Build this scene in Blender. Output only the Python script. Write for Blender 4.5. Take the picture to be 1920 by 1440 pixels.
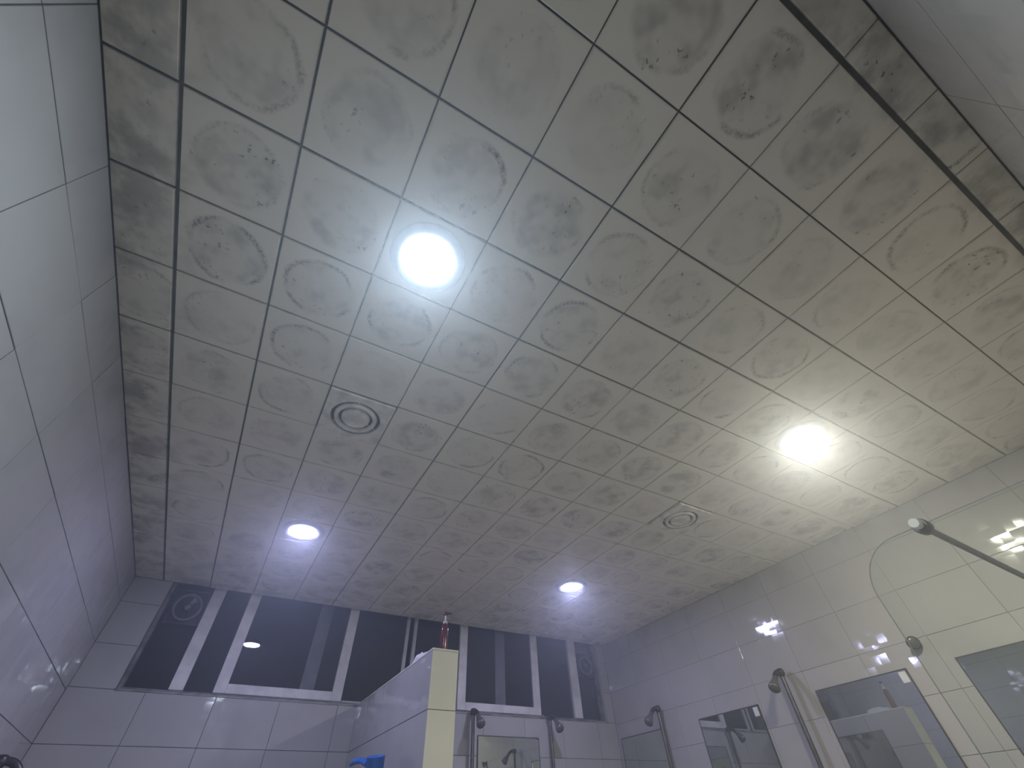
import bpy, math, random
from mathutils import Vector, Matrix

for o in list(bpy.data.objects):
    bpy.data.objects.remove(o, do_unlink=True)
scene = bpy.context.scene
C = scene.collection
random.seed(7)

# ---------------------------------------------------------------- units
# the ceiling panels are 0.30 m square; (u, v, w) count panels from one panel corner,
# w is counted from the ceiling upwards
T = 0.30
CEIL = 2.80
def W(u, v, w):
    return Vector((u * T, v * T, CEIL + w * T))

# ---------------------------------------------------------------- camera
cam_d = bpy.data.cameras.new('camera')
cam_d.sensor_width = 36.0
cam_d.lens = 36.0 * 782.45 / 1920.0
cam_d.clip_start = 0.02
cam = bpy.data.objects.new('camera', cam_d)
C.objects.link(cam)
RX = Vector((0.86908666, -0.49335032, -0.03596992))
RY = Vector((0.34258809, 0.65276642, -0.6756696))
RZ = Vector((0.35682177, 0.57489257, 0.73632653))
m = Matrix((RX, -RY, -RZ)).transposed().to_4x4()
m.translation = W(2.11400084, -1.80839114, -4.55691187)
cam.matrix_world = m
scene.camera = cam

# ---------------------------------------------------------------- world, exposure
world = bpy.data.worlds.new('night')
scene.world = world
world.use_nodes = True
world.node_tree.nodes['Background'].inputs[0].default_value = (0.010, 0.011, 0.018, 1)
world.node_tree.nodes['Background'].inputs[1].default_value = 1.0
# thin steam filling the washroom: it is what glows around the lamps
_vs = world.node_tree.nodes.new('ShaderNodeVolumeScatter')
_vs.inputs['Color'].default_value = (0.88, 0.93, 1.0, 1)
_vs.inputs['Density'].default_value = 0.052
_vs.inputs['Anisotropy'].default_value = 0.66
world.node_tree.links.new(_vs.outputs[0], world.node_tree.nodes['World Output'].inputs['Volume'])
scene.view_settings.view_transform = 'Standard'
scene.view_settings.look = 'None'
scene.view_settings.exposure = 0.0
scene.view_settings.gamma = 1.0
scene.view_settings.use_curve_mapping = False

# the four ceiling lamps: tile position, colour, radiance
LAMPS = [
    ((2.50, 0.50), (0.70, 0.85, 1.00), 355.0, 'big ceiling downlight with the strongest white-blue glare, nearest the left wall foreground'),
    ((9.42, 0.50), (1.00, 0.96, 0.80), 640.0, 'ceiling downlight with warm greenish-white glare near the right wall'),
    ((2.50, 7.45), (0.56, 0.58, 1.00), 310.0, 'ceiling downlight with violet-blue glow above the left end of the window'),
    ((9.40, 7.45), (0.56, 0.58, 1.00), 330.0, 'smallest-looking ceiling downlight with violet-blue glow above the right end of the window'),
]

# ---------------------------------------------------------------- node helpers
class NT:
    def __init__(self, name):
        self.mat = bpy.data.materials.new(name)
        self.mat.use_nodes = True
        self.t = self.mat.node_tree
        self.t.nodes.clear()
        self.out = self.t.nodes.new('ShaderNodeOutputMaterial')
    def n(self, kind, **kw):
        nd = self.t.nodes.new(kind)
        for k, v in kw.items():
            setattr(nd, k, v)
        return nd
    def link(self, a, b):
        self.t.links.new(a, b)
    def put(self, sock, v):
        if isinstance(v, bpy.types.NodeSocket):
            self.link(v, sock)
        else:
            sock.default_value = v
    def math(self, op, a, b=None, c=None, clamp=False):
        nd = self.n('ShaderNodeMath', operation=op, use_clamp=clamp)
        self.put(nd.inputs[0], a)
        if b is not None: self.put(nd.inputs[1], b)
        if c is not None: self.put(nd.inputs[2], c)
        return nd.outputs[0]
    def vmath(self, op, a, b=None, scale=None):
        nd = self.n('ShaderNodeVectorMath', operation=op)
        self.put(nd.inputs[0], a)
        if b is not None: self.put(nd.inputs[1], b)
        if scale is not None: self.put(nd.inputs['Scale'], scale)
        return nd.outputs[0] if op not in ('LENGTH', 'DOT_PRODUCT', 'DISTANCE') else nd.outputs[1]
    def noise(self, vec, scale, detail=3.0, rough=0.55, w=None):
        nd = self.n('ShaderNodeTexNoise', noise_dimensions='4D' if w is not None else '3D')
        self.put(nd.inputs['Vector'], vec)
        nd.inputs['Scale'].default_value = scale
        nd.inputs['Detail'].default_value = detail
        nd.inputs['Roughness'].default_value = rough
        if w is not None: self.put(nd.inputs['W'], w)
        return nd.outputs[0]
    def ramp(self, x, a, b):              # smooth 0..1 between a and b
        nd = self.n('ShaderNodeMapRange', interpolation_type='SMOOTHSTEP')
        self.put(nd.inputs[0], x)
        self.put(nd.inputs[1], a); self.put(nd.inputs[2], b)
        nd.inputs[3].default_value = 0.0; nd.inputs[4].default_value = 1.0
        return nd.outputs[0]
    def mix(self, f, a, b):
        nd = self.n('ShaderNodeMix', data_type='RGBA')
        self.put(nd.inputs[0], f)
        self.put(nd.inputs[6], a); self.put(nd.inputs[7], b)
        return nd.outputs[2]
    def bsdf(self, col, rough=0.5, metal=0.0, normal=None, **kw):
        b = self.n('ShaderNodeBsdfPrincipled')
        self.put(b.inputs['Base Color'], col)
        self.put(b.inputs['Roughness'], rough)
        b.inputs['Metallic'].default_value = metal
        if normal is not None: self.link(normal, b.inputs['Normal'])
        for k, v in kw.items():
            self.put(b.inputs[k.replace('_', ' ')], v)
        self.link(b.outputs[0], self.out.inputs[0])
        return b
    def bump(self, h, strength=0.3, dist=0.002):
        b = self.n('ShaderNodeBump')
        b.inputs['Strength'].default_value = strength
        b.inputs['Distance'].default_value = dist
        self.link(h, b.inputs['Height'])
        return b.outputs[0]

def simple(name, col, rough=0.5, metal=0.0, var=0.12, scale=25.0, **kw):
    """plain material with a little mottling"""
    t = NT(name)
    co = t.n('ShaderNodeTexCoord').outputs['Object']
    f = t.noise(co, scale)
    c2 = tuple(max(0.0, c * (1 - 2 * var)) for c in col[:3]) + (1,)
    t.bsdf(t.mix(t.ramp(f, 0.35, 0.7), tuple(col[:3]) + (1,), c2), rough, metal, **kw)
    return t.mat

# ---------------------------------------------------------------- materials
def mat_ceiling_panel():
    t = NT('stained_white_panel')
    tc = t.n('ShaderNodeTexCoord').outputs['Object']
    rnd = t.n('ShaderNodeObjectInfo').outputs['Random']
    pos = t.n('ShaderNodeNewGeometry').outputs['Position']
    sep = t.n('ShaderNodeSeparateXYZ'); t.link(tc, sep.inputs[0])
    xy = t.n('ShaderNodeCombineXYZ'); t.link(sep.outputs[0], xy.inputs[0]); t.link(sep.outputs[1], xy.inputs[1])
    wob = t.noise(xy.outputs[0], 9.0, 2.0, w=t.math('MULTIPLY', rnd, 57.0))
    r = t.vmath('LENGTH', xy.outputs[0])
    r = t.math('MULTIPLY', r, 1 / T)
    r = t.math('ADD', r, t.math('MULTIPLY', t.math('SUBTRACT', wob, 0.5), 0.13))
    seed = t.math('MULTIPLY', rnd, 91.0)
    r2 = t.math('FRACT', t.math('MULTIPLY', rnd, 17.31))
    r3 = t.math('FRACT', t.math('MULTIPLY', rnd, 53.77))
    # the ring left by drying water
    ring = t.math('SUBTRACT', 1.0, t.ramp(t.math('ABSOLUTE', t.math('SUBTRACT', r, 0.385)), 0.0, 0.050))
    patch = t.ramp(t.noise(xy.outputs[0], 7.0, 2.0, w=seed), 0.42, 0.68)
    grit = t.ramp(t.noise(xy.outputs[0], 95.0, 2.0, 0.7, w=seed), 0.36, 0.66)
    ring = t.math('MULTIPLY', t.math('MULTIPLY', ring, patch), t.math('MULTIPLY_ADD', grit, 0.7, 0.3))
    ring = t.math('MULTIPLY', ring, t.math('MULTIPLY_ADD', t.math('POWER', r2, 1.6), 0.95, 0.14))
    # greyish disc inside the ring
    disc = t.math('SUBTRACT', 1.0, t.ramp(r, 0.31, 0.41))
    cloud = t.ramp(t.noise(xy.outputs[0], 11.0, 2.0, 0.6, w=t.math('ADD', seed, 9.0)), 0.40, 0.72)
    disc = t.math('MULTIPLY', disc, t.math('MULTIPLY_ADD', cloud, 0.42, 0.09))
    disc = t.math('MULTIPLY', disc, t.math('MULTIPLY_ADD', r3, 0.8, 0.35))
    # mould spots
    off = t.n('ShaderNodeCombineXYZ'); t.link(seed, off.inputs[0]); t.link(t.math('MULTIPLY', seed, 0.37), off.inputs[1])
    vor = t.n('ShaderNodeTexVoronoi', voronoi_dimensions='2D')
    jit = t.n('ShaderNodeTexNoise', noise_dimensions='2D'); t.link(xy.outputs[0], jit.inputs['Vector'])
    jit.inputs['Scale'].default_value = 70.0; jit.inputs['Detail'].default_value = 1.0
    warp = t.vmath('SCALE', jit.outputs['Color'], scale=0.022)
    t.link(t.vmath('ADD', t.vmath('ADD', xy.outputs[0], warp), off.outputs[0]), vor.inputs['Vector']); vor.inputs['Scale'].default_value = 48.0
    vs = t.n('ShaderNodeSeparateColor'); t.link(vor.outputs['Color'], vs.inputs[0])
    spot = t.math('SUBTRACT', 1.0, t.ramp(t.math('ADD', vor.outputs['Distance'], t.math('MULTIPLY', t.math('FRACT', t.math('MULTIPLY', vs.outputs[0], 37.0)), 0.14)), 0.10, 0.38))
    spot = t.math('MULTIPLY', spot, t.ramp(vs.outputs[0], 0.66, 0.86))
    where = t.ramp(t.noise(xy.outputs[0], 8.0, 2.0, w=t.math('ADD', seed, 31.0)), 0.47, 0.64)
    spot = t.math('MULTIPLY', t.math('MULTIPLY', spot, where), t.math('SUBTRACT', 1.0, t.ramp(r, 0.38, 0.46)))
    spot = t.math('MULTIPLY', spot, t.math('MULTIPLY_ADD', r3, 0.65, 0.22))
    # dirt along the edges of each panel
    ax = t.math('ABSOLUTE', sep.outputs[0]); ay = t.math('ABSOLUTE', sep.outputs[1])
    edge = t.ramp(t.math('MAXIMUM', ax, ay), 0.455 * T, 0.5 * T)
    edge = t.math('MULTIPLY', edge, t.math('MULTIPLY', t.ramp(t.noise(xy.outputs[0], 10.0, 2.0, w=t.math('ADD', seed, 5.0)), 0.42, 0.7), 0.30))
    # damp mould growing from the two wet walls
    sp = t.n('ShaderNodeSeparateXYZ'); t.link(pos, sp.inputs[0])
    left = t.math('SUBTRACT', 1.0, t.ramp(sp.outputs[0], -0.14, 0.16))
    near = t.math('SUBTRACT', 1.0, t.ramp(sp.outputs[1], -0.93, -0.84))
    far = t.math('MULTIPLY', t.ramp(sp.outputs[1], 2.2, 3.4), 0.55)
    wet = t.math('MAXIMUM', t.math('MAXIMUM', left, near), far)
    mould = t.ramp(t.noise(pos, 6.5, 4.0, 0.62), 0.44, 0.66)
    mould = t.math('MULTIPLY', t.math('MULTIPLY', mould, wet), 0.50)
    film = t.math('MULTIPLY', wet, 0.10)
    broad = t.math('MULTIPLY', t.ramp(t.noise(pos, 1.3, 2.0), 0.35, 0.7), 0.14)
    col = t.mix(broad, (0.75, 0.705, 0.595, 1), (0.59, 0.545, 0.44, 1))
    col = t.mix(disc, col, (0.20, 0.185, 0.155, 1))
    col = t.mix(ring, col, (0.10, 0.085, 0.07, 1))
    col = t.mix(edge, col, (0.15, 0.14, 0.12, 1))
    col = t.mix(film, col, (0.25, 0.24, 0.20, 1))
    col = t.mix(mould, col, (0.075, 0.07, 0.062, 1))
    col = t.mix(spot, col, (0.045, 0.04, 0.035, 1))
    t.bsdf(col, 0.55)
    return t.mat

def mat_wall_tile(name, base, dark):
    t = NT(name)
    tc = t.n('ShaderNodeTexCoord').outputs['Object']
    oi = t.n('ShaderNodeObjectInfo').outputs['Random']
    geo = t.n('ShaderNodeNewGeometry')
    # faintly embossed little squares: each leans a trifle its own way
    cell = t.vmath('FLOOR', t.vmath('SCALE', tc, scale=1 / 0.05))
    wn = t.n('ShaderNodeTexWhiteNoise', noise_dimensions='4D')
    t.link(cell, wn.inputs['Vector']); t.link(t.math('MULTIPLY', oi, 77.0), wn.inputs['W'])
    tilt = t.vmath('MULTIPLY', t.vmath('SUBTRACT', wn.outputs['Color'], (0.5, 0.5, 0.5)), (0.052, 0.052, 0.0))
    fine = t.n('ShaderNodeTexNoise'); t.link(tc, fine.inputs['Vector'])
    fine.inputs['Scale'].default_value = 9.0; fine.inputs['Detail'].default_value = 1.0
    tilt2 = t.vmath('MULTIPLY', t.vmath('SUBTRACT', fine.outputs['Color'], (0.5, 0.5, 0.5)), (0.006, 0.006, 0.0))
    tr = t.n('ShaderNodeVectorTransform', vector_type='VECTOR', convert_from='OBJECT', convert_to='WORLD')
    t.link(t.vmath('ADD', tilt, tilt2), tr.inputs[0])
    nrm = t.vmath('NORMALIZE', t.vmath('ADD', geo.outputs['Normal'], tr.outputs[0]))
    grime = t.ramp(t.noise(geo.outputs['Position'], 3.0, 3.0, 0.6), 0.42, 0.78)
    sp = t.n('ShaderNodeSeparateXYZ'); t.link(geo.outputs['Position'], sp.inputs[0])
    top = t.ramp(sp.outputs[2], CEIL - 0.22, CEIL)
    g = t.math('ADD', t.math('MULTIPLY', grime, 0.22), t.math('MULTIPLY', t.math('MULTIPLY', grime, top), 0.35), clamp=True)
    col = t.mix(g, base, dark)
    col = t.mix(t.math('MULTIPLY', oi, 0.10), col, dark)
    t.bsdf(col, 0.07, 0.0, nrm)
    return t.mat

M = {}
M['panel'] = mat_ceiling_panel()
M['tile'] = mat_wall_tile('glazed_white_tile', (0.405, 0.395, 0.38, 1), (0.23, 0.222, 0.21, 1))
M['tile_warm_lit'] = mat_wall_tile('glazed_tile_warm_lit', (0.74, 0.71, 0.58, 1), (0.50, 0.47, 0.37, 1))  # partition end and coping: the warm lamp's light is painted into the tile colour
M['grout'] = simple('dirty_grout', (0.10, 0.098, 0.092), 0.9, var=0.25, scale=12)
M['sill'] = simple('grimy_sill', (0.27, 0.26, 0.24), 0.5, var=0.3, scale=9)
M['grout_pale'] = simple('pale_grout', (0.27, 0.265, 0.255), 0.8, var=0.25, scale=6)
M['void'] = simple('grimy_joint', (0.10, 0.094, 0.076), 0.9, var=0.3, scale=10)
M['floor'] = simple('pale_floor_tile', (0.62, 0.585, 0.52), 0.35, var=0.1, scale=4)
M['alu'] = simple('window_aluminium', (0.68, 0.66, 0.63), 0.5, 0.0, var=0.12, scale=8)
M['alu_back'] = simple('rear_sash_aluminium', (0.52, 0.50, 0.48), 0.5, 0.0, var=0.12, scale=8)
M['frame_grime'] = simple('grimy_outer_frame', (0.20, 0.19, 0.175), 0.6, var=0.3, scale=14)
M['chrome'] = simple('dull_chrome', (0.19, 0.185, 0.18), 0.32, 0.85, var=0.15)
M['dark_chrome'] = simple('tarnished_chrome', (0.075, 0.072, 0.07), 0.38, 0.6, var=0.15)
M['head'] = simple('grey_shower_plastic', (0.17, 0.165, 0.16), 0.32, 0.35, var=0.15)
M['nozzle'] = simple('nozzle_plate', (0.09, 0.09, 0.085), 0.5, 0.0)
M['frame_dark'] = simple('mirror_edge', (0.06, 0.06, 0.058), 0.5, 0.2)
M['white_plastic'] = simple('white_plastic', (0.66, 0.66, 0.64), 0.4, var=0.05)
M['trim'] = simple('grey_trim', (0.42, 0.42, 0.41), 0.5, var=0.05)
M['vent_plastic'] = simple('vent_plastic', (0.76, 0.72, 0.63), 0.5, var=0.16, scale=14)
M['black'] = simple('vent_shadow_gap', (0.012, 0.012, 0.012), 0.9)
M['fan_body'] = simple('fan_plastic', (0.022, 0.022, 0.028), 0.35, var=0.1)
M['fan_ring'] = simple('fan_ring_plastic', (0.16, 0.16, 0.18), 0.3, var=0.15)
M['blue'] = simple('blue_plastic', (0.02, 0.17, 0.62), 0.25, var=0.08)
M['cloth'] = simple('white_cloth', (0.70, 0.70, 0.70), 0.9, var=0.05)
M['cap'] = simple('cream_cap', (0.92, 0.89, 0.68), 0.4, var=0.03)

def mat_mirror():
    t = NT('old_mirror_glass')
    geo = t.n('ShaderNodeNewGeometry')
    f = t.ramp(t.noise(geo.outputs['Position'], 5.0, 3.0), 0.4, 0.75)
    m_ = t.n('ShaderNodeBsdfGlossy'); m_.inputs['Color'].default_value = (0.62, 0.66, 0.63, 1); m_.inputs['Roughness'].default_value = 0.015
    d_ = t.n('ShaderNodeBsdfDiffuse'); d_.inputs['Color'].default_value = (0.30, 0.31, 0.29, 1)
    mx = t.n('ShaderNodeMixShader'); t.link(t.math('MULTIPLY_ADD', f, 0.12, 0.10), mx.inputs[0])
    t.link(m_.outputs[0], mx.inputs[1]); t.link(d_.outputs[0], mx.inputs[2]); t.link(mx.outputs[0], t.out.inputs[0])
    return t.mat
M['mirror'] = mat_mirror()

def mat_glass(name, tint, film, filmcol):
    """thin pane: fresnel reflection over a see-through tint with a film of dried water"""
    t = NT(name)
    geo = t.n('ShaderNodeNewGeometry')
    tr = t.n('ShaderNodeBsdfTransparent'); tr.inputs[0].default_value = tint
    gl = t.n('ShaderNodeBsdfGlossy'); gl.inputs['Roughness'].default_value = 0.01
    fr = t.n('ShaderNodeFresnel'); fr.inputs[0].default_value = 1.5
    mx = t.n('ShaderNodeMixShader'); t.link(fr.outputs[0], mx.inputs[0]); t.link(tr.outputs[0], mx.inputs[1]); t.link(gl.outputs[0], mx.inputs[2])
    df = t.n('ShaderNodeBsdfDiffuse'); df.inputs[0].default_value = filmcol
    mx2 = t.n('ShaderNodeMixShader')
    f = t.ramp(t.noise(geo.outputs['Position'], 4.0, 3.0), 0.3, 0.8)
    t.link(t.math('MULTIPLY_ADD', f, film, film * 0.5), mx2.inputs[0])
    t.link(mx.outputs[0], mx2.inputs[1]); t.link(df.outputs[0], mx2.inputs[2]); t.link(mx2.outputs[0], t.out.inputs[0])
    return t.mat
M['pane'] = mat_glass('window_pane', (0.78, 0.80, 0.82, 1), 0.02, (0.3, 0.3, 0.32, 1))
M['screen'] = mat_glass('green_screen_glass', (0.93, 0.965, 0.93, 1), 0.05, (0.50, 0.52, 0.48, 1))
M['edge_glass'] = simple('polished_glass_edge', (0.62, 0.65, 0.60), 0.15, var=0.05)

def mat_bottle():
    t = NT('dark_red_bottle')
    co = t.n('ShaderNodeTexCoord').outputs['Object']
    t.bsdf(t.mix(t.noise(co, 30.0), (0.12, 0.004, 0.010, 1), (0.075, 0.003, 0.007, 1)), 0.16)
    return t.mat
M['bottle'] = mat_bottle()

def mat_lamp(name, col, s):
    t = NT(name)
    e = t.n('ShaderNodeEmission'); e.inputs[0].default_value = tuple(col) + (1,); e.inputs[1].default_value = s
    t.link(e.outputs[0], t.out.inputs[0])
    return t.mat

# ---------------------------------------------------------------- mesh helpers
class MB:
    def __init__(self): self.v = []; self.f = []; self.s = []
    def add(self, vs, fs, smooth=False):
        k = len(self.v)
        self.v += [tuple(p) for p in vs]
        self.f += [tuple(i + k for i in f) for f in fs]
        self.s += [smooth] * len(fs)
        return self
    def box(self, a, b, ch=0.0):
        x0, y0, z0 = a; x1, y1, z1 = b
        if ch <= 0:
            vs = [(x, y, z) for z in (z0, z1) for y in (y0, y1) for x in (x0, x1)]
            return self.add(vs, [(0, 2, 3, 1), (4, 5, 7, 6), (0, 1, 5, 4), (2, 6, 7, 3), (0, 4, 6, 2), (1, 3, 7, 5)])
        c = min(ch, (x1 - x0) * .45, (y1 - y0) * .45, (z1 - z0) * .45)
        rings = []
        for z, i in ((z0, c), (z0 + c, 0), (z1 - c, 0), (z1, c)):
            # octagonal rings give every vertical edge its chamfer too
            X0, X1, Y0, Y1 = x0 + i, x1 - i, y0 + i, y1 - i
            k = c * 0.7
            rings.append([(X0 + k, Y0, z), (X1 - k, Y0, z), (X1, Y0 + k, z), (X1, Y1 - k, z), (X1 - k, Y1, z), (X0 + k, Y1, z), (X0, Y1 - k, z), (X0, Y0 + k, z)])
        vs = [p for r in rings for p in r]
        fs = [tuple(range(7, -1, -1)), tuple(range(24, 32))]
        for r in range(3):
            for i in range(8):
                j = (i + 1) % 8
                fs.append((r * 8 + i, r * 8 + j, r * 8 + 8 + j, r * 8 + 8 + i))
        return self.add(vs, fs)
    def lathe(self, prof, origin=(0, 0, 0), axis=(0, 0, 1), seg=32, cap=True):
        """prof: (radius, height) pairs along the axis"""
        a = Vector(axis).normalized(); q = Vector((0, 0, 1)).rotation_difference(a); o = Vector(origin)
        vs = []
        for r, h in prof:
            for i in range(seg):
                t = 2 * math.pi * i / seg
                vs.append(o + q @ Vector((r * math.cos(t), r * math.sin(t), h)))
        fs = []
        for k in range(len(prof) - 1):
            for i in range(seg):
                j = (i + 1) % seg
                fs.append((k * seg + i, k * seg + j, (k + 1) * seg + j, (k + 1) * seg + i))
        self.add(vs, fs, True)
        n = len(prof)
        if cap:
            self.add(vs[:seg], [tuple(range(seg - 1, -1, -1))])
            self.add(vs[(n - 1) * seg:], [tuple(range(seg))])
        return self
    def tube(self, pts, rad, seg=12):
        pts = [Vector(p) for p in pts]
        rads = rad if isinstance(rad, (list, tuple)) else [rad] * len(pts)
        vs = []; up = None
        for i, p in enumerate(pts):
            d = (pts[min(i + 1, len(pts) - 1)] - pts[max(i - 1, 0)]).normalized()
            if up is None:
                up = d.orthogonal().normalized()
            up = (up - d * up.dot(d)).normalized(); sd = d.cross(up)
            for k in range(seg):
                t = 2 * math.pi * k / seg
                vs.append(p + (up * math.cos(t) + sd * math.sin(t)) * rads[i])
        fs = []
        for i in range(len(pts) - 1):
            for k in range(seg):
                j = (k + 1) % seg
                fs.append((i * seg + k, i * seg + j, (i + 1) * seg + j, (i + 1) * seg + k))
        self.add(vs, fs, True)
        self.add(vs[:seg], [tuple(range(seg - 1, -1, -1))]); self.add(vs[-seg:], [tuple(range(seg))])
        return self
    def mesh(self, name, mat):
        me = bpy.data.meshes.new(name)
        me.from_pydata(self.v, [], self.f)
        me.polygons.foreach_set('use_smooth', self.s)
        me.materials.append(mat); me.update()
        return me
    def build(self, name, mat, parent=None, matrix=None):
        return obj(name, self.mesh(name, mat), parent, matrix)

def obj(name, me, parent=None, matrix=None):
    o = bpy.data.objects.new(name, me)
    C.objects.link(o)
    if parent is not None: o.parent = parent
    if matrix is not None: o.matrix_local = matrix
    return o

def tag(o, label=None, cat=None, group=None, kind=None):
    if label: o['label'] = label
    if cat: o['category'] = cat
    if group: o['group'] = group
    if kind: o['kind'] = kind
    return o

def empty(name, loc, rz=0.0):
    o = bpy.data.objects.new(name, None)
    C.objects.link(o); o.empty_display_size = 0.05
    o.location = loc; o.rotation_euler = (0, 0, rz)
    return o

def frame(x, y, z, o):
    mm = Matrix((Vector(x), Vector(y), Vector(z))).transposed().to_4x4()
    mm.translation = o
    return mm

def slab(w, h, d, ch):
    """a tile lying in local xy, its glazed face at z = 0, edges eased by ch"""
    b = MB(); x, y = w / 2, h / 2
    vs = [(-x + ch, -y + ch, 0), (x - ch, -y + ch, 0), (x - ch, y - ch, 0), (-x + ch, y - ch, 0),
          (-x, -y, -ch), (x, -y, -ch), (x, y, -ch), (-x, y, -ch),
          (-x, -y, -d), (x, -y, -d), (x, y, -d), (-x, y, -d)]
    fs = [(0, 1, 2, 3), (11, 10, 9, 8)]
    for i in range(4):
        j = (i + 1) % 4
        fs += [(4 + i, 4 + j, j, i), (8 + i, 8 + j, 4 + j, 4 + i)]
    return b.add(vs, fs)

# ---------------------------------------------------------------- room extents (in panels)
U0, U1 = -0.57, 13.50
V0, V1 = -3.33, 11.35
WF = -CEIL / T
SILL = -2.15
ROWS = [0.0] + [-0.55 - 0.8333 * k for k in range(0, 11)] + [WF]
TH = 0.10                       # wall thickness (m)

# ---------------------------------------------------------------- floor
fl = MB().box((U0 * T - TH, V0 * T - TH, -0.10), (U1 * T + TH, V1 * T + TH, 0.0)).build('floor', M['floor'])
tag(fl, 'grey tiled wet-room floor below the frame', 'floor', kind='structure')

# ---------------------------------------------------------------- ceiling
ce = MB().box((U0 * T - TH, V0 * T - TH, CEIL + 0.012), (U1 * T + TH, V1 * T, CEIL + 0.05)).build('ceiling', M['void'])
tag(ce, 'stained white square-panelled ceiling over the whole washroom', 'ceiling', kind='structure')
us = [U0] + list(range(0, 14)) + [U1]
vs_ = [V0] + list(range(-3, 12)) + [V1]
UJ = {0: 0.021, 1: 0.013, 4: 0.010}                       # half widths of the sagging joints
VJ = {-3: 0.024, -1: 0.011, 0: 0.014, 1: 0.013, 2: 0.011, 3: 0.011}
VENTS = {(2, 3), (9, 3)}
cache = {}
rg = random.Random(3)
for i in range(len(us) - 1):
    for j in range(len(vs_) - 1):
        a0, a1, b0, b1 = us[i], us[i + 1], vs_[j], vs_[j + 1]
        if (a0, b0) in VENTS: continue
        gl, gr = UJ.get(a0, 0.007), UJ.get(a1, 0.007)
        gb, gt = VJ.get(b0, 0.008), VJ.get(b1, 0.008)
        x0, x1, y0, y1 = (a0 + gl) * T, (a1 - gr) * T, (b0 + gb) * T, (b1 - gt) * T
        key = (round(x1 - x0, 4), round(y1 - y0, 4))
        if key not in cache: cache[key] = slab(key[0], key[1], 0.010, 0.0022).mesh('ceiling_panel', M['panel'])
        c = Vector(((x0 + x1) / 2, (y0 + y1) / 2, CEIL + rg.uniform(-0.0008, 0.0012)))
        mm = frame((1, 0, 0), (0, -1, 0), (0, 0, -1), c) @ Matrix.Rotation(rg.uniform(-.004, .004), 4, 'X') @ Matrix.Rotation(rg.uniform(-.004, .004), 4, 'Y')
        obj('ceiling_panel', cache[key], ce, mm)

# ---------------------------------------------------------------- tiled walls
tcache = {}
def tiled(parent, origin, a, n, s0, s1, joints, rows, mat, skip=None, gap=0.0028, group_seed=1):
    """hang tiles in front of a backing; s runs along a (panel units), rows are w values from the top down"""
    r_ = random.Random(group_seed)
    a = Vector(a); n = Vector(n); up = Vector((0, 0, 1))
    if a.cross(up).dot(n) < 0: a2, flip = -a, True
    else: a2, flip = a, False
    js = [s0] + [j for j in joints if s0 + 0.03 < j < s1 - 0.03] + [s1]
    for k in range(len(rows) - 1):
        t, b = rows[k], rows[k + 1]
        for q in range(len(js) - 1):
            c0, c1 = js[q], js[q + 1]
            if skip and skip(c0, c1, b, t): continue
            w_ = (c1 - c0) * T - gap; h_ = (t - b) * T - gap
            if w_ < 0.004 or h_ < 0.004: continue
            key = (round(w_, 4), round(h_, 4), mat.name)
            if key not in tcache: tcache[key] = slab(w_, h_, 0.008, 0.0012).mesh('wall_tile', mat)
            c = origin + a * ((c0 + c1) / 2 * T) + up * (CEIL + (t + b) / 2 * T) + n * r_.uniform(-0.0004, 0.0006)
            mm = frame(a2, up, n, c) @ Matrix.Rotation(r_.uniform(-.0025, .0025), 4, 'X') @ Matrix.Rotation(r_.uniform(-.0025, .0025), 4, 'Y')
            obj('wall_tile', tcache[key], parent, mm)

REC = 0.0022
steps = lambda s, d: [s + d * k for k in range(-14, 15)]
wl = MB().box((U0 * T - TH, V0 * T - TH, 0), (U0 * T - REC, V1 * T + TH, CEIL + 0.3)).build('wall_left', M['grout'])
tag(wl, 'plain white tiled wall running down the left side', 'wall', kind='structure')
tiled(wl, Vector((U0 * T, 0, 0)), (0, 1, 0), (1, 0, 0), V0, V1, steps(1.07, 1.3333), ROWS, M['tile'], group_seed=11)

wr = MB().box((U1 * T + REC, V0 * T - TH, 0), (U1 * T + TH, V1 * T + TH, CEIL + 0.3)).build('wall_right', M['grout_pale'])
tag(wr, 'white tiled wall on the right carrying the row of mirrors and showers', 'wall', kind='structure')
tiled(wr, Vector((U1 * T, 0, 0)), (0, 1, 0), (-1, 0, 0), V0, V1, steps(V1, 1.3333), ROWS, M['tile'], gap=0.0019, group_seed=12)

wn_ = MB().box((U0 * T - TH, V0 * T - TH, 0), (U1 * T + TH, V0 * T - REC, CEIL + 0.3)).build('wall_near', M['grout_pale'])
tag(wn_, 'white tiled wall cut off by the top right corner of the picture', 'wall', kind='structure')
tiled(wn_, Vector((0, V0 * T, 0)), (1, 0, 0), (0, 1, 0), U0, U1, steps(6.10, 1.3333), ROWS, M['tile'], group_seed=13)

WU0, WU1, WTOP = 0.20, 13.22, 0.45
far = MB()
far.box((U0 * T - TH, V1 * T + REC, 0), (U1 * T + TH, V1 * T + 0.16, CEIL + SILL * T - 0.006))
far.box((U0 * T - TH, V1 * T + REC, CEIL + SILL * T - 0.006), (WU0 * T - 0.002, V1 * T + 0.16, CEIL + 0.3))
far.box((WU1 * T + 0.002, V1 * T + REC, CEIL + SILL * T - 0.006), (U1 * T + TH, V1 * T + 0.16, CEIL + 0.3))
far.box((WU0 * T, V1 * T + 0.001, CEIL + WTOP * T), (WU1 * T, V1 * T + 0.16, CEIL + 0.3))
wf = far.build('wall_far', M['grout'])
tag(wf, 'white tiled end wall under and beside the dark window', 'wall', kind='structure')
fo = Vector((0, V1 * T, 0))
tiled(wf, fo, (1, 0, 0), (0, -1, 0), U0, U1, steps(U0, 1.3333), [SILL - 0.02] + [r for r in ROWS if r < -2.3], M['tile'], group_seed=14)
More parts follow.
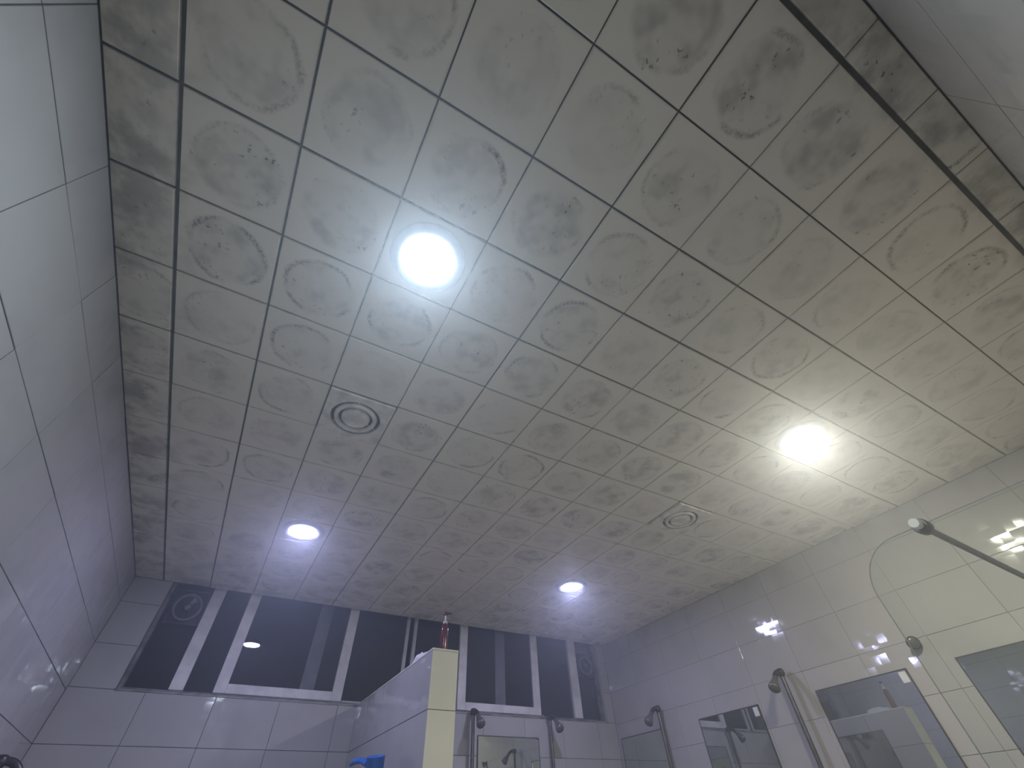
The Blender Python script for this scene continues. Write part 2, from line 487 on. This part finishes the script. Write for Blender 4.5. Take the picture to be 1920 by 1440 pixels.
tiled(wf, fo, (1, 0, 0), (0, -1, 0), U0, WU0, [], [0, -0.55, -1.383, SILL - 0.02], M['tile'], group_seed=15)
tiled(wf, fo, (1, 0, 0), (0, -1, 0), WU1, U1, [], [0, -0.55, -1.383, SILL - 0.02], M['tile'], group_seed=16)
# tile lining of the opening
jl = MB().box((WU0 * T - 0.002, V1 * T, CEIL + SILL * T), (WU0 * T + 0.004, V1 * T + 0.05, CEIL + WTOP * T)).build('window_reveal', M['tile'], wf)
jr = MB().box((WU1 * T - 0.004, V1 * T, CEIL + SILL * T), (WU1 * T + 0.002, V1 * T + 0.05, CEIL + WTOP * T)).build('window_reveal', M['tile'], wf)
sl = MB().box((WU0 * T, V1 * T - 0.004, CEIL + SILL * T - 0.012), (WU1 * T, V1 * T + 0.16, CEIL + SILL * T), 0.002).build('window_sill', M['sill'], wf)

# partition between the two shower bays
P0, P1, PV = 5.22, 5.73, 6.40
wp = MB().box((P0 * T + REC, PV * T + REC, 0), (P1 * T - REC, V1 * T - 0.001, CEIL + SILL * T - 0.010)).build('wall_partition', M['grout'])
tag(wp, 'tiled partition wall jutting from under the window, its warmly lit end facing us', 'wall', kind='structure')
prow = [SILL - 0.033] + [r for r in ROWS if r < -2.3]
tiled(wp, Vector((P0 * T, 0, 0)), (0, 1, 0), (-1, 0, 0), PV, V1, steps(PV, 1.3333), prow, M['tile'], group_seed=17)
tiled(wp, Vector((P1 * T, 0, 0)), (0, 1, 0), (1, 0, 0), PV, V1, steps(PV, 1.3333), prow, M['tile'], group_seed=18)
tiled(wp, Vector((0, PV * T, 0)), (1, 0, 0), (0, -1, 0), P0, P1, [], prow, M['tile_warm_lit'], group_seed=19)
MB().box((P0 * T - 0.001, PV * T - 0.001, CEIL + SILL * T - 0.010), (P1 * T + 0.001, V1 * T - 0.006, CEIL + SILL * T), 0.002).build('coping', M['tile_warm_lit'], wp)

# ---------------------------------------------------------------- window
def wbox(b, u0, u1, y0, y1, w0, w1, ch=0.003):
    b.box((u0 * T, V1 * T + y0, CEIL + w0 * T), (u1 * T, V1 * T + y1, CEIL + w1 * T), ch)
win = MB()
wbox(win, WU0 + 0.02, WU0 + 0.10, 0.035, 0.115, SILL + 0.005, WTOP - 0.01)
wbox(win, WU1 - 0.14, WU1 - 0.02, 0.035, 0.115, SILL + 0.005, WTOP - 0.01)
wbox(win, WU0 + 0.10, WU1 - 0.14, 0.035, 0.115, SILL + 0.005, SILL + 0.055)
wbox(win, WU0 + 0.14, WU1 - 0.14, 0.035, 0.115, WTOP - 0.10, WTOP - 0.01)
win = win.build('window_1', M['frame_grime'])
tag(win, 'long dark night-time sliding window with grey frames just under the ceiling', 'window', kind='structure')
def sash(u0, u1, y0, y1, sl_, sr_, rail, mat):
    lo, hi = SILL + 0.06, WTOP - 0.105
    b = MB(); wbox(b, u0, u0 + sl_, y0, y1, lo, hi); wbox(b, u1 - sr_, u1, y0, y1, lo, hi)
    wbox(b, u0 + sl_, u1 - sr_, y0, y1, hi - 0.12, hi)
    s = b.build('sash', mat, win)
    b = MB(); wbox(b, u0 + sl_, u1 - sr_, y0, y1, lo, lo + rail)
    b.build('bottom_rail', mat, s)
    ym = (y0 + y1) / 2
    b = MB(); wbox(b, u0 + sl_, u1 - sr_, ym - 0.0025, ym + 0.0025, lo + rail, hi - 0.12, 0.0)
    b.build('pane', M['pane'], s)
    return s
sash(1.98, 4.83, 0.036, 0.064, 0.25, 0.25, 0.19, M['alu'])
sash(8.00, 10.78, 0.036, 0.064, 0.25, 0.25, 0.19, M['alu'])
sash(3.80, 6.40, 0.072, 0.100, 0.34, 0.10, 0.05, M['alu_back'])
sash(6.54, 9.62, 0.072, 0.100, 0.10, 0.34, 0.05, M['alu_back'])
for u0, u1 in ((1.12, 1.40), (12.06, 12.34)):
    b = MB(); wbox(b, u0, u1, 0.036, 0.090, SILL + 0.06, WTOP - 0.105); b.build('mullion', M['alu'], win)
for u0, u1, w0 in ((0.30, 1.12, SILL + 0.06), (1.40, 1.98, SILL + 0.06), (10.78, 12.06, SILL + 0.06), (12.34, 13.08, SILL + 0.06)):
    b = MB(); wbox(b, u0, u1, 0.062, 0.067, w0, WTOP - 0.105, 0.0); b.build('pane', M['pane'], win)

# exhaust fans fitted into the end panes
def fan(name, u, w, size, label):
    o = empty(name, W(u, V1, w) + Vector((0, 0.030, 0)))
    h = size * T / 2
    b = MB()
    ch = 0.02
    b.box((-h, -0.004, -h), (h, 0.030, -h * 0.88), 0.003); b.box((-h, -0.004, h * 0.88), (h, 0.030, h), 0.003)
    b.box((-h, -0.004, -h * 0.88), (-h * 0.88, 0.030, h * 0.88), 0.003); b.box((h * 0.88, -0.004, -h * 0.88), (h, 0.030, h * 0.88), 0.003)
    b.box((-h * 0.9, 0.022, -h * 0.9), (h * 0.9, 0.030, h * 0.9))
    b.build('housing', M['fan_body'], o)
    r = h * 0.80
    MB().lathe([(r, 0), (r, 0.016), (r * 0.94, 0.022), (r * 0.84, 0.016), (r * 0.80, 0.0)], (0, 0.010, 0), (0, -1, 0), 36, False).build('ring', M['fan_ring'], o)
    MB().lathe([(r * 0.22, 0), (r * 0.22, 0.014), (r * 0.16, 0.020), (0.001, 0.022)], (0, 0.012, 0), (0, -1, 0), 24).build('hub', M['fan_ring'], o)
    for k in range(6):
        t = k * math.pi / 3
        d = Vector((math.cos(t), 0, math.sin(t))); s = Vector((-math.sin(t), 0, math.cos(t)))
        p, q = d * r * 0.2, d * r * 0.76
        vs = [p - s * r * .08 + Vector((0, .016, 0)), q - s * r * .22 + Vector((0, .018, 0)), q + s * r * .22 + Vector((0, .004, 0)), p + s * r * .08 + Vector((0, .008, 0))]
        vs += [v_ + Vector((0, -0.002, 0)) for v_ in vs]
        MB().add(vs, [(0, 1, 2, 3), (7, 6, 5, 4), (0, 4, 5, 1), (1, 5, 6, 2), (2, 6, 7, 3), (3, 7, 4, 0)]).build('blade', M['fan_body'], o)
    tag(o, label, 'fan', 'exhaust fans in the window')
    return o
fan('exhaust_fan', 0.735, -0.47, 0.76, 'black square exhaust fan in the upper left corner of the window')
fan('exhaust_fan', 12.71, -0.64, 0.68, 'black square exhaust fan in the right end pane of the window')

# ---------------------------------------------------------------- ceiling lamps
def lamp(pos, col, s, label):
    o = empty('ceiling_downlight', W(pos[0], pos[1], 0))
    R = 0.43 * T
    MB().lathe([(R, 0.0006), (R, -0.003), (R * 0.97, -0.008), (R * 0.80, -0.011), (R * 0.62, -0.011), (R * 0.55, -0.006), (R * 0.54, 0.0006)], seg=48, cap=False).build('trim_ring', M['trim'], o)
    r = R * 0.535
    MB().lathe([(r, -0.001), (r, -0.0105), (r * 0.96, -0.0125), (r * 0.80, -0.0155), (r * 0.5, -0.0178), (0.0015, -0.0185)], seg=40).build('diffuser', mat_lamp('lit_diffuser', col, s), o)
    tag(o, label, 'ceiling light', 'ceiling downlights')
    return o
for a in LAMPS: lamp(*a)

# ---------------------------------------------------------------- ceiling vents
def square_with_hole(b, half, r, z0, z1, seg=32):
    ring = [(r * math.cos(2 * math.pi * k / seg), r * math.sin(2 * math.pi * k / seg)) for k in range(seg)]
    sq = []
    for x, y in ring:
        m_ = max(abs(x), abs(y)); sq.append((x / m_ * half, y / m_ * half))
    vs = [(x, y, z0) for x, y in ring] + [(x, y, z0) for x, y in sq] + [(x, y, z1) for x, y in sq] + [(x, y, z1) for x, y in ring]
    fs = []
    for k in range(seg):
        j = (k + 1) % seg
        for a in range(4):
            c = (a + 1) % 4
            fs.append((a * seg + k, a * seg + j, c * seg + j, c * seg + k))
    b.add(vs, fs)
def vent(pos, label):
    o = empty('ceiling_vent', W(pos[0], pos[1], 0))
    b = MB(); square_with_hole(b, 0.485 * T, 0.375 * T, -0.012, 0.004)
    b.build('plate', M['vent_plastic'], o)
    MB().lathe([(0.385 * T, 0.0045), (0.385 * T, 0.011)], seg=36).build('duct', M['black'], o)
    MB().lathe([(0.325 * T, -0.002), (0.318 * T, -0.014), (0.30 * T, -0.017), (0.262 * T, -0.016), (0.255 * T, -0.002)], seg=40, cap=False).build('louvre_ring', M['vent_plastic'], o)
    MB().lathe([(0.215 * T, -0.002), (0.212 * T, -0.012), (0.19 * T, -0.017), (0.10 * T, -0.0185), (0.001, -0.019)], seg=40).build('centre_disc', M['vent_plastic'], o)
    for k in range(3):
        t = k * 2 * math.pi / 3 + 0.4
        b = MB().tube([(0.20 * T * math.cos(t), 0.20 * T * math.sin(t), -0.004), (0.37 * T * math.cos(t), 0.37 * T * math.sin(t), -0.004)], 0.003, 6)
        b.build('spoke', M['vent_plastic'], o)
    tag(o, label, 'vent', 'round-grilled ceiling vents')
vent((2.5, 3.5), 'square ceiling vent with dark concentric rings below the brightest lamp')
vent((9.5, 3.5), 'square ceiling vent with concentric rings left of the warm-white lamp')

# ---------------------------------------------------------------- mirrors
def mirror(origin, a, n, s0, s1, top, label, clip=None, bottom=-5.6, group='wall mirrors'):
    """a: along the wall, n: out of the wall"""
    a = Vector(a); n = Vector(n); up = Vector((0, 0, 1))
    w_ = abs(s1 - s0) * T; h_ = (top - bottom) * T
    c = origin + a * ((s0 + s1) / 2 * T) + up * (CEIL + bottom * T)
    x = up.cross(n)
    o = bpy.data.objects.new('wall_mirror', None); C.objects.link(o); o.empty_display_size = 0.05
    o.matrix_world = frame(x, -n, up, c) if x.cross(-n).dot(up) > 0 else frame(-x, -n, up, c)
    e = 0.006
    b = MB()
    b.box((-w_ / 2, -0.010, 0), (w_ / 2, -0.002, e)); b.box((-w_ / 2, -0.010, h_ - e), (w_ / 2, -0.002, h_))
    b.box((-w_ / 2, -0.010, e), (-w_ / 2 + e, -0.002, h_ - e)); b.box((w_ / 2 - e, -0.010, e), (w_ / 2, -0.002, h_ - e))
    b.build('edge_frame', M['frame_dark'], o)
    MB().box((-w_ / 2 + e, -0.009, e), (w_ / 2 - e, -0.003, h_ - e)).build('mirror_glass', M['mirror'], o)
    if clip:
        x0 = w_ / 2 - 0.050 if clip > 0 else -w_ / 2 + 0.012
        MB().box((x0, -0.0125, h_ - 0.065), (x0 + 0.038, -0.0085, h_ - 0.012), 0.001).build('sticker', M['white_plastic'], o)
    tag(o, label, 'mirror', group)
    return o
RO = Vector((U1 * T, 0, 0)); rn = (-1, 0, 0)
mirror(RO, (0, 1, 0), rn, 9.32, 11.18, -2.58, 'pale wall mirror at the far end of the right wall, beside the corner')
mirror(RO, (0, 1, 0), rn, 6.08, 7.97, -2.58, 'smaller-looking stickered mirror on the right wall, left of the taller shower riser', 1)
mirror(RO, (0, 1, 0), rn, 2.66, 4.57, -2.60, 'wall mirror that reflects the red bottle and the partition, white sticker in its corner', 1)
mirror(RO, (0, 1, 0), rn, -0.10, 1.82, -2.63, 'wall mirror behind the glass screen at the right edge of the picture')
mirror(fo, (1, 0, 0), (0, -1, 0), 8.58, 10.53, -2.63, 'wall mirror on the end wall under the window, right of the partition')
mirror(Vector((P1 * T, 0, 0)), (0, 1, 0), (1, 0, 0), 7.35, 9.25, -2.60, 'mirror on the hidden far side of the partition, seen only in reflection')

# ---------------------------------------------------------------- showers
def bez(p0, p1, p2, n=8):
    return [p0 * (1 - t) ** 2 + p1 * 2 * t * (1 - t) + p2 * t * t for t in [k / n for k in range(n + 1)]]
def shower(loc, n, label, riser=True, tilt=48.0, length=0.10, face=0.036, pr=0.014, rise=1.25, yaw=0.0, arm=0.055, group='wall showers'):
    """loc: the point on the wall behind the elbow; local +x leaves the wall"""
    n = Vector(n)
    o = empty('wall_shower', loc, math.atan2(n.y, n.x))
    E = Vector((arm, 0, 0))
    if riser:
        MB().tube([(arm, 0, -rise), (arm, 0, -0.01)], pr, 14).build('riser_pipe', M['chrome'], o)
        for z in (-0.72, -1.1):
            if z < -rise: continue
            b = MB().tube([(-0.001, 0, z), (arm, 0, z)], 0.008, 10)
            b.lathe([(0.024, 0), (0.024, 0.004), (0.012, 0.010)], (0, 0, z), (1, 0, 0), 18)
            b.lathe([(pr + 0.005, -0.012), (pr + 0.005, 0.012)], (arm, 0, z), (0, 0, 1), 16)
            b.build('wall_bracket', M['dark_chrome'], o)
        MB().box((arm - 0.022, -0.07, -rise - 0.05), (arm + 0.022, 0.07, -rise), 0.01).build('mixer_valve', M['chrome'], o)
    else:
        b = MB().lathe([(0.028, 0), (0.028, 0.004), (0.014, 0.012)], (-0.001, 0, 0), (1, 0, 0), 20)
        b.tube([(0, 0, 0), (arm, 0, 0)], 0.011, 12)
        b.build('wall_arm', M['dark_chrome'], o)
    a = math.radians(tilt); yw = math.radians(yaw)
    d = Vector((math.cos(a) * math.cos(yw), math.cos(a) * math.sin(yw), -math.sin(a)))
    if not riser:                       # flat rose straight on the short arm
        hd = MB().lathe([(0.012, -0.02), (0.016, 0.0), (face * 0.9, length * 0.5), (face, length * 0.75), (face, length), (face * 0.9, length + 0.003)], E, d, 26).build('shower_head', M['dark_chrome'], o)
        MB().lathe([(face * 0.86, length + 0.002), (face * 0.8, length + 0.006), (0.001, length + 0.008)], E, d, 26).build('nozzle_plate', M['head'], hd)
        tag(o, label, 'shower', group)
        return o
    # elbow holder
    b = MB()
    b.lathe([(0.001, -0.026), (0.017, -0.023), (0.024, -0.012), (0.026, 0.0), (0.024, 0.012), (0.017, 0.023), (0.001, 0.026)], E, (0, 0, 1), 18)
    b.tube(bez(E, E + Vector((0.05, 0.05 * math.sin(yw), 0.012)), E + Vector((0.055, 0.055 * math.sin(yw), 0)) + d * 0.045), 0.016, 12)
    b.build('swivel_elbow', M['dark_chrome'], o)
    s = E + Vector((0.055, 0.055 * math.sin(yw), 0)) + d * 0.035
    L = length
    hd = MB().lathe([(0.014, 0), (0.017, L * 0.25), (face * 0.72, L * 0.6), (face, L * 0.9), (face, L), (face * 0.9, L + 0.004)], s, d, 24).build('shower_head', M['head'], o)
    MB().lathe([(face * 0.86, L + 0.003), (face * 0.80, L + 0.007), (0.001, L + 0.009)], s, d, 24).build('nozzle_plate', M['nozzle'], hd)
    tag(o, label, 'shower', group)
    return o
hz = CEIL - 2.17 * T
shower(Vector((U1 * T, 9.20 * T, hz)), rn, 'wall shower on a grey riser between the first and second mirror of the right wall')
shower(Vector((U1 * T, 5.08 * T, hz)), rn, 'wall shower on a grey riser between the two stickered mirrors')
shower(Vector((U1 * T, 2.27 * T, CEIL - 2.27 * T)), rn, 'shower head on a short wall arm seen face-on at the glass screen edge', riser=False, tilt=24, length=0.022, face=0.034, yaw=38, arm=0.030)
shower(Vector((8.36 * T, V1 * T, hz)), (0, -1, 0), 'wall shower under the window closest to the partition')
shower(Vector((10.86 * T, V1 * T, hz)), (0, -1, 0), 'wall shower under the window right of the end wall mirror')
shower(Vector((U0 * T, 9.30 * T, CEIL - 3.50 * T)), (1, 0, 0), 'dark shower head peeking in at the bottom left corner', rise=0.75)
shower(Vector((P1 * T, 9.80 * T, hz - 0.05)), (1, 0, 0), 'shower on the hidden far side of the partition, seen only in reflection')

# ---------------------------------------------------------------- glass screen with its stay bar
GU, GT, GV1, GR = 7.40, -2.67, 0.13, 0.42
gs = empty('glass_screen', W(GU, (V0 + GV1) / 2, WF))
def gp(v, w): return ((v - (V0 + GV1) / 2) * T, (w - WF) * T)
out = [gp(V0 + 0.01, WF + 0.01), gp(GV1, WF + 0.01), gp(GV1, GT - GR)]
for k in range(1, 12):
    t = k / 12 * math.pi / 2
    out.append(gp(GV1 - GR + GR * math.cos(t), GT - GR + GR * math.sin(t)))
out += [gp(GV1 - GR, GT), gp(V0 + 0.01, GT)]
n_ = len(out)
TG = 0.004
MB().add([(0.0, y, z) for y, z in out], [tuple(range(n_))]).build('glass_pane', M['screen'], gs)
b = MB()
def inset(k, d):
    cy = sum(p[0] for p in out) / n_
    return out[k]
vs = []
for (y, z) in out: vs += [(-TG, y, z), (TG, y, z)]
fs = []
for k in range(1, n_ - 1):
    fs.append((2 * k, 2 * k + 2, 2 * k + 3, 2 * k + 1))
b.add(vs, fs)
b.build('polished_edge', M['edge_glass'], gs)
by, bz = gp(-0.56, GT)
x1 = (U1 - GU) * T
MB().lathe([(0.0125, -0.045), (0.0125, -0.02), (0.010, -0.018), (0.010, 0.0)], (0, by, bz - 0.004), (1, 0, 0), 18).build('end_cap', M['cap'], gs)
MB().lathe([(0.018, -0.016), (0.021, -0.010), (0.021, 0.018), (0.016, 0.024)], (0, by, bz - 0.004), (1, 0, 0), 20).build('clamp', M['dark_chrome'], gs)
MB().tube([(0.02, by, bz - 0.004), (x1 * 0.98, by + 0.035, bz - 0.05)], 0.0095, 12).build('stay_bar', M['chrome'], gs)
MB().lathe([(0.026, 0), (0.026, 0.006), (0.013, 0.014)], (x1 - 0.0005, by + 0.035, bz - 0.05), (-1, 0, 0), 20).build('wall_flange', M['chrome'], gs)
tag(gs, 'clear greenish glass shower screen with rounded top corner held by a slanting metal bar', 'glass screen')

# ---------------------------------------------------------------- things on and by the partition
top = CEIL + SILL * T
bo = empty('pump_bottle', Vector((5.55 * T, 6.72 * T, top)))
MB().lathe([(0.018, 0), (0.0215, 0.004), (0.0225, 0.02), (0.0225, 0.120), (0.020, 0.140), (0.0125, 0.152), (0.0115, 0.158)], seg=28).build('body', M['bottle'], bo)
MB().lathe([(0.0125, 0.157), (0.0125, 0.170), (0.006, 0.173), (0.0045, 0.176), (0.0045, 0.205)], seg=20).build('pump_collar', M['vent_plastic'], bo)
b = MB().lathe([(0.010, 0.203), (0.0145, 0.206), (0.0145, 0.218), (0.010, 0.222)], seg=20)
b.tube([(0.0, 0, 0.213), (0.02, -0.012, 0.214), (0.030, -0.018, 0.210)], [0.006, 0.0055, 0.0045], 10)
b.build('pump_head', M['bottle'], bo)
tag(bo, 'tall slim dark red pump bottle standing on the partition end', 'bottle')

# crumpled white cloth
def blob(rx, ry, rz, seed, amp=0.25, nu=22, nv=12):
    r_ = random.Random(seed); ph = [(r_.uniform(2, 6), r_.uniform(0, 6.3), r_.uniform(2, 5), r_.uniform(0, 6.3)) for _ in range(4)]
    vs = []; fs = []
    for i in range(nv + 1):
        th = math.pi * i / nv
        for k in range(nu):
            f = 2 * math.pi * k / nu
            q = 1 + amp * sum(math.sin(round(a) * f + p) * math.sin(c_ * th + d_) for a, p, c_, d_ in ph) / 2.2
            z = math.cos(th) * rz * q
            vs.append((rx * q * math.sin(th) * math.cos(f), ry * q * math.sin(th) * math.sin(f), max(z, -rz * 0.35)))
    for i in range(nv):
        for k in range(nu):
            j = (k + 1) % nu
            fs.append((i * nu + k, (i + 1) * nu + k, (i + 1) * nu + j, i * nu + j))
    return MB().add(vs, fs, True)
cl = blob(0.035, 0.105, 0.030, 5).build('crumpled_cloth', M['cloth'])
cl.location = Vector((5.36 * T, 7.35 * T, top + 0.0105))
tag(cl, 'small crumpled white cloth lying on top of the partition', 'cloth')

# blue plastic scoop hanging on the partition's left face
sc = empty('bath_scoop', W(4.93, 7.95, -3.64))
MB().lathe([(0.030, -0.070), (0.042, -0.058), (0.047, 0.030), (0.050, 0.034), (0.047, 0.037), (0.043, 0.030), (0.038, -0.050), (0.001, -0.056)], (0, 0, 0.012), (-0.10, -0.15, 1), 30, False).build('bowl', M['blue'], sc)
MB().tube([(-0.030, 0.030, 0.020), (-0.05, 0.10, 0.040), (-0.065, 0.18, 0.044), (-0.072, 0.225, 0.036)], [0.018, 0.013, 0.014, 0.010], 14).build('handle', M['blue'], sc)
MB().tube([(0.0865, 0, -0.040), (0.060, 0, -0.044), (0.040, 0, -0.040), (0.036, 0, -0.030)], 0.004, 8).build('hook', M['chrome'], sc)
tag(sc, 'bright blue plastic scoop at the bottom edge beside the partition', 'scoop')
